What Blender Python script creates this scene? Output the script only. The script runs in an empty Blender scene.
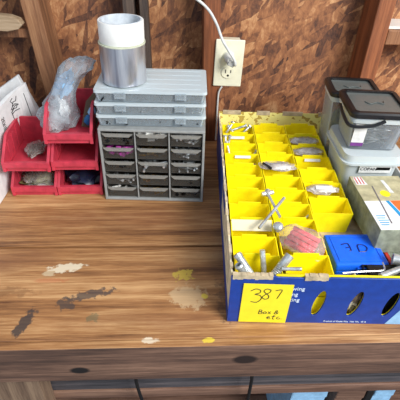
import bpy, bmesh, math, random
from mathutils import Vector, Matrix, Euler, noise
from math import sin, cos, pi, radians as R
random.seed(7)
SC = bpy.context.scene
COL = SC.collection

# ------------------------------------------------------------------ camera
P, YAW, ROLL = R(36.5), R(3.6), R(1.94)
fwd = Vector((sin(YAW)*cos(P), cos(YAW)*cos(P), -sin(P)))
r0 = fwd.cross(Vector((0, 0, 1))).normalized()
u0 = r0.cross(fwd)
rt = cos(ROLL)*r0 + sin(ROLL)*u0
up = -sin(ROLL)*r0 + cos(ROLL)*u0
cd = bpy.data.cameras.new('camera')
cam = bpy.data.objects.new('camera', cd); COL.objects.link(cam)
m = Matrix((rt, up, -fwd)).transposed().to_4x4()
m.translation = Vector((0, 0, .58))
cam.matrix_world = m
cd.sensor_width = 36; cd.lens = 437/400*36; cd.clip_start = .01
SC.camera = cam

# ------------------------------------------------------------------ light
w = bpy.data.worlds.new('world'); SC.world = w; w.use_nodes = True
bg = w.node_tree.nodes['Background']
bg.inputs[0].default_value = (.75, .86, 1, 1); bg.inputs[1].default_value = .62

def area(name, loc, target, sx, sy, power, col):
    l = bpy.data.lights.new(name, 'AREA'); l.shape = 'RECTANGLE'; l.size = sx; l.size_y = sy
    l.energy = power; l.color = col
    o = bpy.data.objects.new(name, l); COL.objects.link(o); o.location = loc
    o.rotation_euler = (Vector(target)-Vector(loc)).to_track_quat('-Z', 'Y').to_euler()
    return o
area('doorway_daylight', (1.35, -.75, 1.55), (.1, .7, .05), 1.1, .9, 84, (1, .98, .95))
area('left_fill', (-1.4, -.6, 1.7), (0, .8, .1), 1.0, 1.0, 4, (.8, .9, 1))  # added fill lamp to soften the left side, not a real source
vs = SC.view_settings
vs.view_transform = 'Standard'; vs.look = 'None'; vs.gamma = 1; vs.use_curve_mapping = False
vs.exposure = 0.0

# ------------------------------------------------------------------ materials
def newmat(name):
    mt = bpy.data.materials.new(name); mt.use_nodes = True
    nt = mt.node_tree
    return mt, nt, nt.nodes['Principled BSDF']
def lin(c):
    f = lambda v: v/12.92 if v <= .04045 else ((v+.055)/1.055)**2.4
    return tuple(f(v/255) for v in c)+(1,)
def nd(nt, t, **kw):
    n = nt.nodes.new(t)
    for k, v in kw.items():
        if k.startswith('i_'):
            n.inputs[k[2:].replace('_', ' ')].default_value = v
        else: setattr(n, k, v)
    return n
def ramp(nt, fac, stops):
    r = nt.nodes.new('ShaderNodeValToRGB'); e = r.color_ramp.elements
    while len(e) < len(stops): e.new(.5)
    for i, (p_, c) in enumerate(stops): e[i].position = p_; e[i].color = lin(c)
    nt.links.new(fac, r.inputs[0]); return r.outputs[0]
def mixc(nt, fac, a, b, mode='MIX'):
    x = nt.nodes.new('ShaderNodeMix'); x.data_type = 'RGBA'; x.blend_type = mode
    for s, v in ((0, fac), (6, a), (7, b)):
        if isinstance(v, (int, float)): x.inputs[s].default_value = v
        elif isinstance(v, tuple): x.inputs[s].default_value = v
        else: nt.links.new(v, x.inputs[s])
    return x.outputs[2]
def mathn(nt, op, a, b=0., clamp=False):
    x = nt.nodes.new('ShaderNodeMath'); x.operation = op; x.use_clamp = clamp
    for s, v in ((0, a), (1, b)):
        if isinstance(v, (int, float)): x.inputs[s].default_value = v
        else: nt.links.new(v, x.inputs[s])
    return x.outputs[0]
def coords(nt, scale=(1, 1, 1), rot=(0, 0, 0), loc=(0, 0, 0)):
    t = nt.nodes.new('ShaderNodeTexCoord'); mp = nt.nodes.new('ShaderNodeMapping')
    mp.inputs['Scale'].default_value = scale; mp.inputs['Rotation'].default_value = rot; mp.inputs['Location'].default_value = loc
    nt.links.new(t.outputs['Object'], mp.inputs[0]); return mp.outputs[0]
def noise_t(nt, vec, scale, detail=4, rough=.55, dist=0):
    n = nt.nodes.new('ShaderNodeTexNoise'); n.inputs['Scale'].default_value = scale
    n.inputs['Detail'].default_value = detail; n.inputs['Roughness'].default_value = rough
    n.inputs['Distortion'].default_value = dist
    nt.links.new(vec, n.inputs['Vector']); return n.outputs[0]
def bump(nt, bs, h, strength=.3, dist=.002):
    b = nt.nodes.new('ShaderNodeBump'); b.inputs['Strength'].default_value = strength; b.inputs['Distance'].default_value = dist
    nt.links.new(h, b.inputs['Height']); nt.links.new(b.outputs[0], bs.inputs['Normal'])

def plain(name, c, rough=.5, metal=0, var=.06, spec=.5, bumpy=0, vs_=60):
    mt, nt, bs = newmat(name)
    v = coords(nt)
    n = noise_t(nt, v, vs_, 3)
    dk = tuple(max(0, x*(1-var*1.6)) for x in c); lt = tuple(min(255, x*(1+var)) for x in c)
    nt.links.new(ramp(nt, n, [(.3, dk), (.7, lt)]), bs.inputs['Base Color'])
    bs.inputs['Roughness'].default_value = rough; bs.inputs['Metallic'].default_value = metal
    bs.inputs['Specular IOR Level'].default_value = spec
    if bumpy: bump(nt, bs, n, bumpy)
    return mt
def clear(name, c, alpha=.4, rough=.15, bumpy=0, var=0):
    """thin clear or milky plastic film: part see-through, part surface"""
    mt, nt, bs = newmat(name)
    bs.inputs['Base Color'].default_value = lin(c); bs.inputs['Roughness'].default_value = rough
    tr = nt.nodes.new('ShaderNodeBsdfTransparent'); mx = nt.nodes.new('ShaderNodeMixShader')
    out = nt.nodes['Material Output']
    nt.links.new(tr.outputs[0], mx.inputs[1]); nt.links.new(bs.outputs[0], mx.inputs[2])
    fr = nt.nodes.new('ShaderNodeFresnel'); fr.inputs[0].default_value = 1.45
    f = mathn(nt, 'ADD', mathn(nt, 'MULTIPLY', fr.outputs[0], .8), alpha, True)
    if bumpy or var:
        n = noise_t(nt, coords(nt), 55, 4, .6, 1.5)
        if var: f = mathn(nt, 'ADD', f, mathn(nt, 'MULTIPLY', mathn(nt, 'SUBTRACT', n, .5), var), True)
        if bumpy: bump(nt, bs, n, bumpy, .004)
    nt.links.new(f, mx.inputs[0]); nt.links.new(mx.outputs[0], out.inputs[0])
    return mt

def wood(name, c0, c1, c2, axis='x', sc=1., rough=.65, grain=1., extra=None, knots=()):
    mt, nt, bs = newmat(name)
    st = {'x': (1.1, 22, 22), 'y': (22, 1.1, 22), 'z': (22, 22, 1.1)}[axis]
    lc = (random.random()*5, random.random()*5, random.random()*5)
    v = coords(nt, tuple(s*sc for s in st), loc=lc)
    oi = nt.nodes.new('ShaderNodeObjectInfo')
    def shift(vec, k):
        a_ = nt.nodes.new('ShaderNodeVectorMath'); a_.operation = 'ADD'
        nt.links.new(vec, a_.inputs[0]); nt.links.new(mathn(nt, 'MULTIPLY', oi.outputs['Random'], k), a_.inputs[1]); return a_.outputs[0]
    v = shift(v, 37.)
    n1 = noise_t(nt, v, 2.0, 7, .62, .5)
    fine = noise_t(nt, shift(coords(nt, tuple(s*sc*4 for s in st), loc=lc), 53.), 3, 4, .7)
    wv = nt.nodes.new('ShaderNodeTexWave'); wv.bands_direction = {'x': 'Y', 'y': 'X', 'z': 'X'}[axis]
    wv.inputs['Scale'].default_value = 1.1; wv.inputs['Distortion'].default_value = 14; wv.inputs['Detail'].default_value = 3
    wv.inputs['Detail Scale'].default_value = .6
    nt.links.new(v, wv.inputs[0])
    f = mathn(nt, 'ADD', mathn(nt, 'MULTIPLY', n1, .62), mathn(nt, 'MULTIPLY', wv.outputs['Fac'], .0))
    f = mathn(nt, 'ADD', f, mathn(nt, 'MULTIPLY', fine, .38*grain))
    col = ramp(nt, f, [(.36, c0), (.5, c1), (.64, c2)])
    big = noise_t(nt, coords(nt), 5, 3)
    col = mixc(nt, .35, col, ramp(nt, big, [(.3, (150, 150, 150)), (.7, (255, 255, 255))]), 'MULTIPLY')
    for (kx, ky, kz, kr, kc) in knots:
        t = nt.nodes.new('ShaderNodeTexCoord'); vm = nt.nodes.new('ShaderNodeVectorMath'); vm.operation = 'SUBTRACT'
        vm.inputs[1].default_value = (kx, ky, kz); nt.links.new(t.outputs['Object'], vm.inputs[0])
        v2 = nt.nodes.new('ShaderNodeVectorMath'); v2.operation = 'MULTIPLY'; v2.inputs[1].default_value = (.55, 1, 1)
        nt.links.new(vm.outputs[0], v2.inputs[0])
        ln = nt.nodes.new('ShaderNodeVectorMath'); ln.operation = 'LENGTH'; nt.links.new(v2.outputs[0], ln.inputs[0])
        mk = mathn(nt, 'SUBTRACT', 1.0, mathn(nt, 'DIVIDE', ln.outputs['Value'], kr), True)
        mk = mathn(nt, 'MULTIPLY', mk, 3, True)
        col = mixc(nt, mk, col, lin(kc))
    if extra: col = extra(nt, col)
    nt.links.new(col, bs.inputs['Base Color']); bs.inputs['Roughness'].default_value = rough
    bump(nt, bs, f, .35, .002)
    return mt

def blob(nt, col, x, y, rx, ry, c, rot=0, amt=1., ns=75, wob=.8, hard=4):
    wob *= 2.2; rx *= 1.05; ry *= 1.05
    """an irregular stain or painted-in shade patch in the wood colour at one place"""
    t = nt.nodes.new('ShaderNodeTexCoord'); mp = nt.nodes.new('ShaderNodeMapping'); mp.vector_type = 'TEXTURE'
    mp.inputs['Location'].default_value = (x, y, 0); mp.inputs['Rotation'].default_value = (0, 0, rot)
    mp.inputs['Scale'].default_value = (rx, ry, 1)
    nt.links.new(t.outputs['Object'], mp.inputs[0])
    sx = nt.nodes.new('ShaderNodeSeparateXYZ'); nt.links.new(mp.outputs[0], sx.inputs[0])
    cb = nt.nodes.new('ShaderNodeCombineXYZ'); nt.links.new(sx.outputs[0], cb.inputs[0]); nt.links.new(sx.outputs[1], cb.inputs[1])
    ln = nt.nodes.new('ShaderNodeVectorMath'); ln.operation = 'LENGTH'; nt.links.new(cb.outputs[0], ln.inputs[0])
    n = noise_t(nt, coords(nt, loc=(x*9, y*7, 0)), ns, 4, .6)
    d = mathn(nt, 'ADD', ln.outputs['Value'], mathn(nt, 'MULTIPLY', mathn(nt, 'SUBTRACT', n, .5), wob*2))
    mk = mathn(nt, 'MULTIPLY', mathn(nt, 'SUBTRACT', 1., d), hard, True)
    mk = mathn(nt, 'MULTIPLY', mk, amt)
    return mixc(nt, mk, col, lin(c))

def osb(name, stops, sc=1., tint=None):
    mt, nt, bs = newmat(name)
    def layer(rot, stx, stz, s, seed):
        v0_ = coords(nt, (1, 1, 1), (0, rot, 0), (seed, 0, seed*1.7))
        mp_ = nt.nodes.new('ShaderNodeMapping'); mp_.inputs['Scale'].default_value = (stx, 1, stz)
        nt.links.new(v0_, mp_.inputs[0]); v = mp_.outputs[0]
        nz = nt.nodes.new('ShaderNodeTexNoise'); nz.inputs['Scale'].default_value = 9; nz.inputs['Detail'].default_value = 3
        nt.links.new(v, nz.inputs[0])
        vv = mixc(nt, .05, v, nz.outputs['Color'], 'ADD')
        vo = nt.nodes.new('ShaderNodeTexVoronoi'); vo.inputs['Scale'].default_value = s; vo.inputs['Randomness'].default_value = 1
        nt.links.new(vv, vo.inputs['Vector'])
        bw = nt.nodes.new('ShaderNodeSeparateColor'); nt.links.new(vo.outputs['Color'], bw.inputs[0])
        return bw
    a = layer(R(25), .55, 2.1, 24*sc, 1.3); b = layer(R(-50), 2.2, .6, 26*sc, 4.1)
    c = layer(R(70), .6, 2.2, 34*sc, 7.7)
    sel = mathn(nt, 'GREATER_THAN', a.outputs[1], .52)
    f = nt.nodes.new('ShaderNodeMix'); f.data_type = 'FLOAT'
    nt.links.new(sel, f.inputs[0]); nt.links.new(a.outputs[0], f.inputs[2]); nt.links.new(b.outputs[0], f.inputs[3])
    sel2 = mathn(nt, 'GREATER_THAN', c.outputs[1], .6)
    g = nt.nodes.new('ShaderNodeMix'); g.data_type = 'FLOAT'
    nt.links.new(sel2, g.inputs[0]); nt.links.new(f.outputs[0], g.inputs[2]); nt.links.new(c.outputs[0], g.inputs[3])
    gr = noise_t(nt, coords(nt, (3, 1, 1), (0, R(30), 0)), 60, 5, .7)
    bigv = noise_t(nt, coords(nt), 9, 4, .7, .8)
    fl = noise_t(nt, coords(nt, (1.6, 1, 1), (0, R(-35), 0)), 28, 5, .75, 1.0)
    h = mathn(nt, 'ADD', mathn(nt, 'MULTIPLY', g.outputs[0], .175), mathn(nt, 'MULTIPLY', gr, .22))
    h = mathn(nt, 'ADD', h, mathn(nt, 'MULTIPLY', bigv, .37))
    h = mathn(nt, 'ADD', h, mathn(nt, 'MULTIPLY', fl, .30))
    col = ramp(nt, h, stops)
    if tint: col = tint(nt, col)
    nt.links.new(col, bs.inputs['Base Color']); bs.inputs['Roughness'].default_value = .7
    bump(nt, bs, h, .5, .003)
    return mt

def bench_stains_and_shade(nt, col):
    S = lambda *a, **k: blob(nt, a[0], *a[1:], **k)
    c = col
    c = S(c, -.1, .72, .30, .045, (120, 70, 46), wob=.5, amt=.45, hard=1.2, ns=9)
    c = S(c, -.30, .60, .14, .03, (120, 74, 50), wob=.6, amt=.4, hard=1.2, ns=12)
    c = S(c, .0, .455, .2, .02, (126, 80, 54), wob=.6, amt=.35, hard=1.2, ns=12)
    c = S(c, -.204, .575, .032, .011, (222, 208, 180), rot=.1, wob=.55, amt=.9)
    c = S(c, -.232, .562, .012, .008, (205, 185, 150), wob=.5, amt=.7)
    c = S(c, -.150, .512, .040, .009, (52, 56, 62), rot=.25, wob=.8, amt=.75)
    c = S(c, -.185, .492, .018, .012, (60, 58, 58), wob=.8, amt=.7)
    c = S(c, -.246, .455, .030, .010, (48, 48, 52), rot=1.25, wob=.5, amt=.85)
    c = S(c, .018, .503, .032, .026, (205, 178, 138), wob=.5, amt=.6)
    c = S(c, .010, .556, .019, .014, (196, 170, 70), wob=.8, amt=.85)
    c = S(c, .045, .505, .006, .006, (215, 190, 70), wob=.3, amt=.9)
    c = S(c, .048, .415, .010, .005, (225, 200, 60), wob=.5, amt=.8)
    c = S(c, -.045, .418, .012, .006, (226, 214, 190), wob=.5, amt=.7)
    c = S(c, -.14, .462, .010, .010, (84, 96, 72), wob=.8, amt=.5)
    c = S(c, -.225, .545, .03, .006, (190, 96, 60), wob=.6, amt=.35)
    c = S(c, .092, .60, .05, .09, (62, 44, 34), wob=.25, amt=.6, hard=1.3, ns=20)  # shadow left of the carton painted into the wood, with some grime
    c = S(c, .085, .50, .02, .05, (70, 50, 40), wob=.8, amt=.55, hard=2)  # nearer end of that painted carton shadow and grime
    c = S(c, -.30, .52, .06, .012, (110, 74, 44), wob=.8, amt=.4, hard=2)
    c = S(c, -.1, .69, .13, .012, (104, 62, 38), wob=.5, amt=.4, hard=1.2, ns=14)
    c = S(c, -.33, .665, .08, .010, (104, 62, 38), wob=.5, amt=.4, hard=1.2, ns=14)
    return c
M = {}
M['bench'] = wood('bench_pine', (98, 60, 36), (170, 120, 74), (216, 170, 118), extra=bench_stains_and_shade, rough=.55)
M['fascia'] = wood('weathered_shaded_fascia_wood', (62, 46, 40), (108, 80, 66), (156, 120, 98),
                   knots=((-.157, .4045, -.057, .010, (24, 18, 18)), (.106, .4045, -.037, .013, (38, 24, 20))))  # weathered wood, darkened further to paint in the front face's shade
M['rail_grey'] = wood('grey_weathered_wood', (48, 48, 52), (84, 80, 84), (120, 110, 108))
M['rail_brown'] = wood('pinkish_weathered_wood', (80, 56, 46), (124, 92, 76), (160, 124, 102))
M['leg'] = wood('leg_wood', (70, 54, 44), (116, 92, 74), (150, 124, 100), axis='z')
M['stud'] = wood('stud_pine', (88, 58, 40), (144, 98, 66), (184, 136, 96), axis='z')
M['stud_red'] = wood('reddish_stud_pine', (92, 50, 28), (142, 82, 48), (176, 108, 66), axis='z')
M['stud_dark'] = wood('dark_old_stud', (44, 36, 34), (80, 66, 58), (112, 94, 80), axis='z')
M['pale_wood'] = wood('pale_driftwood', (140, 116, 88), (186, 160, 128), (212, 192, 164))
M['osb'] = osb('oriented_strand_board', [(.38, (58, 38, 34)), (.46, (100, 64, 46)), (.53, (136, 88, 58)), (.60, (168, 114, 74)), (.69, (206, 158, 112))])
M['floor'] = plain('concrete_floor', (92, 88, 84), .9, var=.2)
M['black_rubber'] = plain('black_rubber', (18, 18, 20), .5)
M['grey_plastic'] = plain('grey_cabinet_plastic', (150, 152, 150), .5, var=.04)
M['red'] = plain('red_bin_plastic', (200, 62, 80), .36, var=.06)
M['yellow'] = plain('yellow_bin_plastic', (255, 232, 14), .42, var=.03)
M['blue'] = plain('blue_case_plastic', (22, 104, 245), .35, var=.05)
M['blue_dark'] = plain('embossed_dark_blue', (8, 38, 120), .4)
M['blue_print'] = plain('printed_blue_cardboard', (22, 62, 150), .5, var=.06)
M['light_blue'] = plain('printed_light_blue', (150, 196, 232), .55)
M['kraft'] = plain('torn_kraft_cardboard', (196, 178, 146), .9, var=.12, bumpy=.5)
M['cream'] = plain('cream_cardboard', (222, 210, 176), .85, var=.12)
M['white'] = plain('white_plastic', (232, 232, 226), .4, var=.03)
M['paper'] = plain('white_paper', (228, 230, 230), .75, var=.03)
M['paper_grey'] = plain('paper_page_edges', (196, 196, 192), .85, var=.08)
M['ink'] = plain('black_ink', (26, 26, 30), .6)
M['note'] = plain('yellow_sticky_paper', (250, 228, 40), .7, var=.02)
M['print_white'] = plain('white_print', (220, 232, 245), .6)
M['outlet'] = plain('ivory_outlet_plastic', (232, 230, 206), .35, var=.02)
M['outlet_dark'] = plain('outlet_slot', (24, 20, 18), .6)
M['cord'] = plain('pale_grey_cord', (214, 216, 214), .45)
M['steel'] = plain('zinc_plated_steel', (205, 210, 212), .32, .65, var=.15)
M['dark_steel'] = plain('dark_steel', (60, 62, 66), .35, 1, var=.25)
M['brass'] = plain('brass_screws', (160, 130, 70), .35, 1, var=.2)
M['black'] = plain('black_lid_plastic', (20, 21, 24), .35, var=.1)
M['label_w'] = plain('white_label', (225, 226, 224), .6)
M['purple'] = plain('purple_print', (112, 52, 130), .6)
M['pink'] = plain('pink_foam', (244, 82, 92), .5, var=.12)
M['red_print'] = plain('red_carton_print', (200, 58, 40), .6)
M['orange_print'] = plain('orange_print', (240, 110, 50), .6)
M['cyan_print'] = plain('cyan_print', (40, 150, 205), .6)
M['yellow_print'] = plain('yellow_dot_print', (240, 226, 30), .6)
M['tan'] = plain('tan_printed_carton', (184, 176, 140), .6, var=.08)
M['carton_side'] = plain('grey_green_carton_side', (140, 146, 128), .7, var=.12)
M['olive'] = plain('olive_bag_contents', (110, 112, 70), .6, var=.4)
M['teal'] = plain('teal_item', (30, 110, 170), .4)
M['card_yellow'] = plain('yellow_packet_card', (214, 176, 60), .6)
M['magenta'] = plain('magenta_vinyl', (170, 60, 150), .5, var=.25)
M['brown_card'] = plain('brown_card_back', (104, 88, 70), .8)
M['tape_white'] = plain('white_tape_roll', (240, 240, 236), .5, var=.02)
M['tape_core'] = plain('tape_core_card', (206, 214, 222), .7)
M['tape_edge'] = plain('pale_yellow_green_roll_edge', (206, 210, 186), .5)
M['pale_screws'] = plain('pale_bagged_screws', (236, 218, 210), .5, var=.2)
M['pen_grey'] = plain('grey_pen_print', (120, 112, 116), .6)
M['navy'] = plain('navy_bag_contents', (22, 28, 48), .35, var=.3)
M['tray'] = plain('clear_tray_grey', (150, 156, 160), .4)
M['clear'] = clear('clear_plastic', (205, 212, 215), .22, .12)
M['drawer'] = clear('smoky_clear_drawer_plastic', (156, 150, 140), .07, .2)
M['drawer_lip'] = clear('frosted_drawer_lip', (188, 186, 178), .42, .3)
M['milky'] = clear('milky_case_plastic', (226, 238, 244), .20, .2)
M['milky_lid'] = clear('milky_lid_plastic', (226, 238, 242), .60, .2)
M['frost'] = clear('frosted_tub_plastic', (214, 224, 226), .7, .3)
M['bucket'] = clear('clear_bucket_plastic', (206, 214, 220), .12, .15)
M['lidwin'] = clear('grey_translucent_lid_panel', (96, 102, 100), .85, .25, var=.3)
M['strip'] = clear('hazy_strip_plastic', (244, 238, 214), .6, .3)
M['bag'] = clear('crinkled_clear_bag', (214, 220, 226), .30, .1, bumpy=.9, var=.5)
M['bag_thin'] = clear('thin_clear_bag', (235, 225, 220), .16, .12, bumpy=.8, var=.4)
mt, nt, bs = newmat('foil_tape')
M['foil'] = mt
v = coords(nt, (1, 1, .08)); n = noise_t(nt, v, 45, 4, .6, .6)
nt.links.new(ramp(nt, n, [(.3, (150, 152, 165)), (.5, (205, 207, 214)), (.7, (240, 240, 240))]), bs.inputs['Base Color'])
bs.inputs['Metallic'].default_value = .85; bs.inputs['Roughness'].default_value = .28
bump(nt, bs, n, .5, .004)
# mottled printed inner face of the carton
mt, nt, bs = newmat('mottled_yellow_liner'); M['liner'] = mt
n = noise_t(nt, coords(nt, (1, 1, 1.3)), 52, 2, .5, .4)
nt.links.new(ramp(nt, n, [(.53, (252, 242, 150)), (.55, (250, 238, 140)), (.57, (186, 156, 70)), (.64, (200, 172, 80))]), bs.inputs['Base Color'])
bs.inputs['Roughness'].default_value = .7

# ------------------------------------------------------------------ mesh helpers
class MB:
    def __init__(s): s.bm = bmesh.new()
    def face_box(s, cs):
        vs_ = [s.bm.verts.new(c) for c in cs]
        for f in ((0, 3, 2, 1), (4, 5, 6, 7), (0, 1, 5, 4), (1, 2, 6, 5), (2, 3, 7, 6), (3, 0, 4, 7)):
            s.bm.faces.new([vs_[i] for i in f])
        return s
    def box(s, x0, x1, y0, y1, z0, z1, M_=None):
        cs = [Vector(c) for c in ((x0, y0, z0), (x1, y0, z0), (x1, y1, z0), (x0, y1, z0), (x0, y0, z1), (x1, y0, z1), (x1, y1, z1), (x0, y1, z1))]
        if M_: cs = [M_ @ c for c in cs]
        return s.face_box(cs)
    def prism(s, pts, z0, z1, M_=None):
        """polygon in XY extruded along Z"""
        a = [Vector((p[0], p[1], z0)) for p in pts]; b = [Vector((p[0], p[1], z1)) for p in pts]
        if M_: a = [M_ @ c for c in a]; b = [M_ @ c for c in b]
        va = [s.bm.verts.new(c) for c in a]; vb = [s.bm.verts.new(c) for c in b]
        n = len(pts)
        s.bm.faces.new(va[::-1]); s.bm.faces.new(vb)
        for i in range(n): s.bm.faces.new((va[i], va[(i+1) % n], vb[(i+1) % n], vb[i]))
        return s
    def loft(s, rings, cap0=True, cap1=True):
        vr = [[s.bm.verts.new(c) for c in r] for r in rings]
        n = len(vr[0])
        for a, b in zip(vr, vr[1:]):
            for i in range(n): s.bm.faces.new((a[i], a[(i+1) % n], b[(i+1) % n], b[i]))
        if cap0: s.bm.faces.new(vr[0][::-1])
        if cap1: s.bm.faces.new(vr[-1])
        return s
    def tube(s, pts, r, n=10, caps=True):
        pts = [Vector(p) for p in pts]; rings = []
        prev = None
        for i, p in enumerate(pts):
            d = (pts[min(i+1, len(pts)-1)]-pts[max(i-1, 0)]).normalized()
            if prev is None:
                a = d.orthogonal().normalized()
            else: a = (prev - d*prev.dot(d)).normalized()
            prev = a; b = d.cross(a)
            rr = r[i] if isinstance(r, (list, tuple)) else r
            rings.append([p+(a*cos(2*pi*k/n)+b*sin(2*pi*k/n))*rr for k in range(n)])
        return s.loft(rings, caps, caps)
    def lathe(s, prof, n=40, c=(0, 0, 0), closed=True):
        """closed ring profile [(r,z)..] spun about Z"""
        rings = []
        for k in range(n):
            a = 2*pi*k/n
            rings.append([s.bm.verts.new((c[0]+r*cos(a), c[1]+r*sin(a), c[2]+z)) for r, z in prof])
        m_ = len(prof)
        for k in range(n):
            A, B = rings[k], rings[(k+1) % n]
            for i in range(m_ if closed else m_-1):
                s.bm.faces.new((A[i], B[i], B[(i+1) % m_], A[(i+1) % m_]))
        return s
    def tub(s, w, d, h, t, tap=.9, hf=None, hb=None, floor=None, base=0, rnd=0):
        """open-topped tapering tub centred on the origin; hf, hb = heights of the front and rear rim"""
        hf = h if hf is None else hf; hb = h if hb is None else hb; fl = floor or t
        def ring(ww, dd, zf, zb):
            if not rnd:
                return [Vector((-ww/2, -dd/2, zf)), Vector((ww/2, -dd/2, zf)), Vector((ww/2, dd/2, zb)), Vector((-ww/2, dd/2, zb))]
            o = []
            for cx, cy, a0 in ((1, -1, -90), (1, 1, 0), (-1, 1, 90), (-1, -1, 180)):
                for k in range(5):
                    a = R(a0+k*22.5); rr = min(rnd, ww/2, dd/2)
                    o.append(Vector((cx*(ww/2-rr)+rr*cos(a), cy*(dd/2-rr)+rr*sin(a), zf if cy < 0 else zb)))
            return o
        s.loft([ring(w*tap, d*tap, base, base), ring(w, d, hf, hb), ring(w-2*t, d-2*t, hf, hb), ring(w*tap-2*t, d*tap-2*t, base+fl, base+fl)])
        return s
    def build(s, name, mat, parent=None, bevel=0, smooth=False, loc=None, rot=None):
        bmesh.ops.recalc_face_normals(s.bm, faces=s.bm.faces)
        me = bpy.data.meshes.new(name); s.bm.to_mesh(me); s.bm.free()
        me.materials.append(mat)
        if smooth:
            for p_ in me.polygons: p_.use_smooth = True
            try: me.set_sharp_from_angle(angle=R(40))
            except Exception: pass
        o = bpy.data.objects.new(name, me); COL.objects.link(o)
        if parent: o.parent = parent
        if loc: o.location = loc
        if rot: o.rotation_euler = rot
        if bevel:
            b = o.modifiers.new('b', 'BEVEL'); b.width = bevel; b.segments = 2; b.limit_method = 'ANGLE'
        return o
def tag(o, label=None, cat=None, group=None, kind=None):
    if label: o['label'] = label
    if cat: o['category'] = cat
    if group: o['group'] = group
    if kind: o['kind'] = kind
    return o
def thing(name, label, cat, loc=(0, 0, 0), rz=0, group=None, rot=None):
    o = bpy.data.objects.new(name, None); COL.objects.link(o); o.empty_display_size = .02
    o.location = loc; o.rotation_euler = rot if rot else (0, 0, rz)
    return tag(o, label, cat, group)
def struct(o): o['kind'] = 'structure'; return o
def kids(o): return [c for c in ALLK.get(o, [])]
def copy_tree(root, loc, rz, label, group=None):
    r = root.copy(); COL.objects.link(r); r.location = loc; r.rotation_euler = (0, 0, rz); r['label'] = label
    if group: r['group'] = group
    for ch in [c for c in COL.objects if c.parent == root]:
        c = ch.copy(); COL.objects.link(c); c.parent = r
        for g in [q for q in COL.objects if q.parent == ch]:
            d = g.copy(); COL.objects.link(d); d.parent = c
    return r
def text(name, body, size, mat, parent, loc, rot, extrude=.0002, shear=0):
    cu = bpy.data.curves.new(name, 'FONT'); cu.body = body; cu.size = size; cu.extrude = extrude; cu.shear = shear
    to = bpy.data.objects.new(name, cu); COL.objects.link(to)
    bpy.context.view_layer.update()
    me = bpy.data.meshes.new_from_object(to); bpy.data.objects.remove(to)
    me.materials.clear(); me.materials.append(mat)
    o = bpy.data.objects.new(name, me); COL.objects.link(o); o.parent = parent; o.location = loc; o.rotation_euler = rot
    return o
def plate(outlines, depth):
    """flat panel with holes: outlines in XZ, thickness along +Y; returns an MB"""
    cu = bpy.data.curves.new('p', 'CURVE'); cu.dimensions = '2D'; cu.fill_mode = 'BOTH'; cu.extrude = depth/2
    for ol in outlines:
        sp = cu.splines.new('POLY'); sp.points.add(len(ol)-1); sp.use_cyclic_u = True
        for i, p_ in enumerate(ol): sp.points[i].co = (p_[0], p_[1], 0, 1)
    to = bpy.data.objects.new('p', cu); COL.objects.link(to); bpy.context.view_layer.update()
    me = bpy.data.meshes.new_from_object(to); bpy.data.objects.remove(to)
    mb = MB(); mb.bm.from_mesh(me); bpy.data.meshes.remove(me)
    bmesh.ops.rotate(mb.bm, verts=mb.bm.verts, cent=(0, 0, 0), matrix=Matrix.Rotation(pi/2, 3, 'X'))
    bmesh.ops.translate(mb.bm, verts=mb.bm.verts, vec=(0, depth/2, 0))
    bmesh.ops.remove_doubles(mb.bm, verts=mb.bm.verts, dist=1e-6)
    return mb
def smooth_pts(pts, k=6):
    q = [Vector(pts[0])]
    for i in range(len(pts)-1):
        p0, p1, p2, p3 = (Vector(pts[j]) for j in (max(i-1, 0), i, i+1, min(i+2, len(pts)-1)))
        for s in range(1, k+1):
            t_ = s/k; q.append(.5*((2*p1)+(-p0+p2)*t_+(2*p0-5*p1+4*p2-p3)*t_*t_+(-p0+3*p1-3*p2+p3)*t_**3))
    return q
def ell(cx, cy, rx, ry, rot=0, n=24):
    return [(cx+rx*cos(t)*cos(rot)-ry*sin(t)*sin(rot), cy+rx*cos(t)*sin(rot)+ry*sin(t)*cos(rot)) for t in [2*pi*k/n for k in range(n)]]
def strokes(mb, lines, x0, z0, s, r=.0006):
    """pen strokes in the XZ plane at y=0"""
    for ln in lines:
        pts = [(x0+a*s, -.0001, z0+b*s) for a, b in ln]
        if len(pts) > 2:   # smooth the polyline
            q = [pts[0]]
            for i in range(len(pts)-1):
                p0 = pts[max(i-1, 0)]; p1 = pts[i]; p2 = pts[i+1]; p3 = pts[min(i+2, len(pts)-1)]
                for t in (.33, .67, 1):
                    q.append(tuple(.5*((2*p1[k])+(-p0[k]+p2[k])*t+(2*p0[k]-5*p1[k]+4*p2[k]-p3[k])*t*t+(-p0[k]+3*p1[k]-3*p2[k]+p3[k])*t**3) for k in range(3)))
            pts = q
        mb.tube(pts, r, 6)
    return mb
def lump(rx, ry, rz, amp=.25, fr=3., seed=0, sub=3, squash=0):
    """a crumpled rounded body"""
    mb = MB(); bmesh.ops.create_icosphere(mb.bm, subdivisions=sub, radius=1)
    for v_ in mb.bm.verts:
        n_ = noise.noise(v_.co*fr+Vector((seed, seed*2.3, 0)))
        n2 = noise.noise(v_.co*fr*2.7+Vector((0, seed, seed*1.9)))
        k = 1+amp*n_*2+amp*n2
        v_.co = Vector((v_.co.x*rx*k, v_.co.y*ry*k, max(v_.co.z, -.6 if squash else -9)*rz*k))
    return mb

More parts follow.
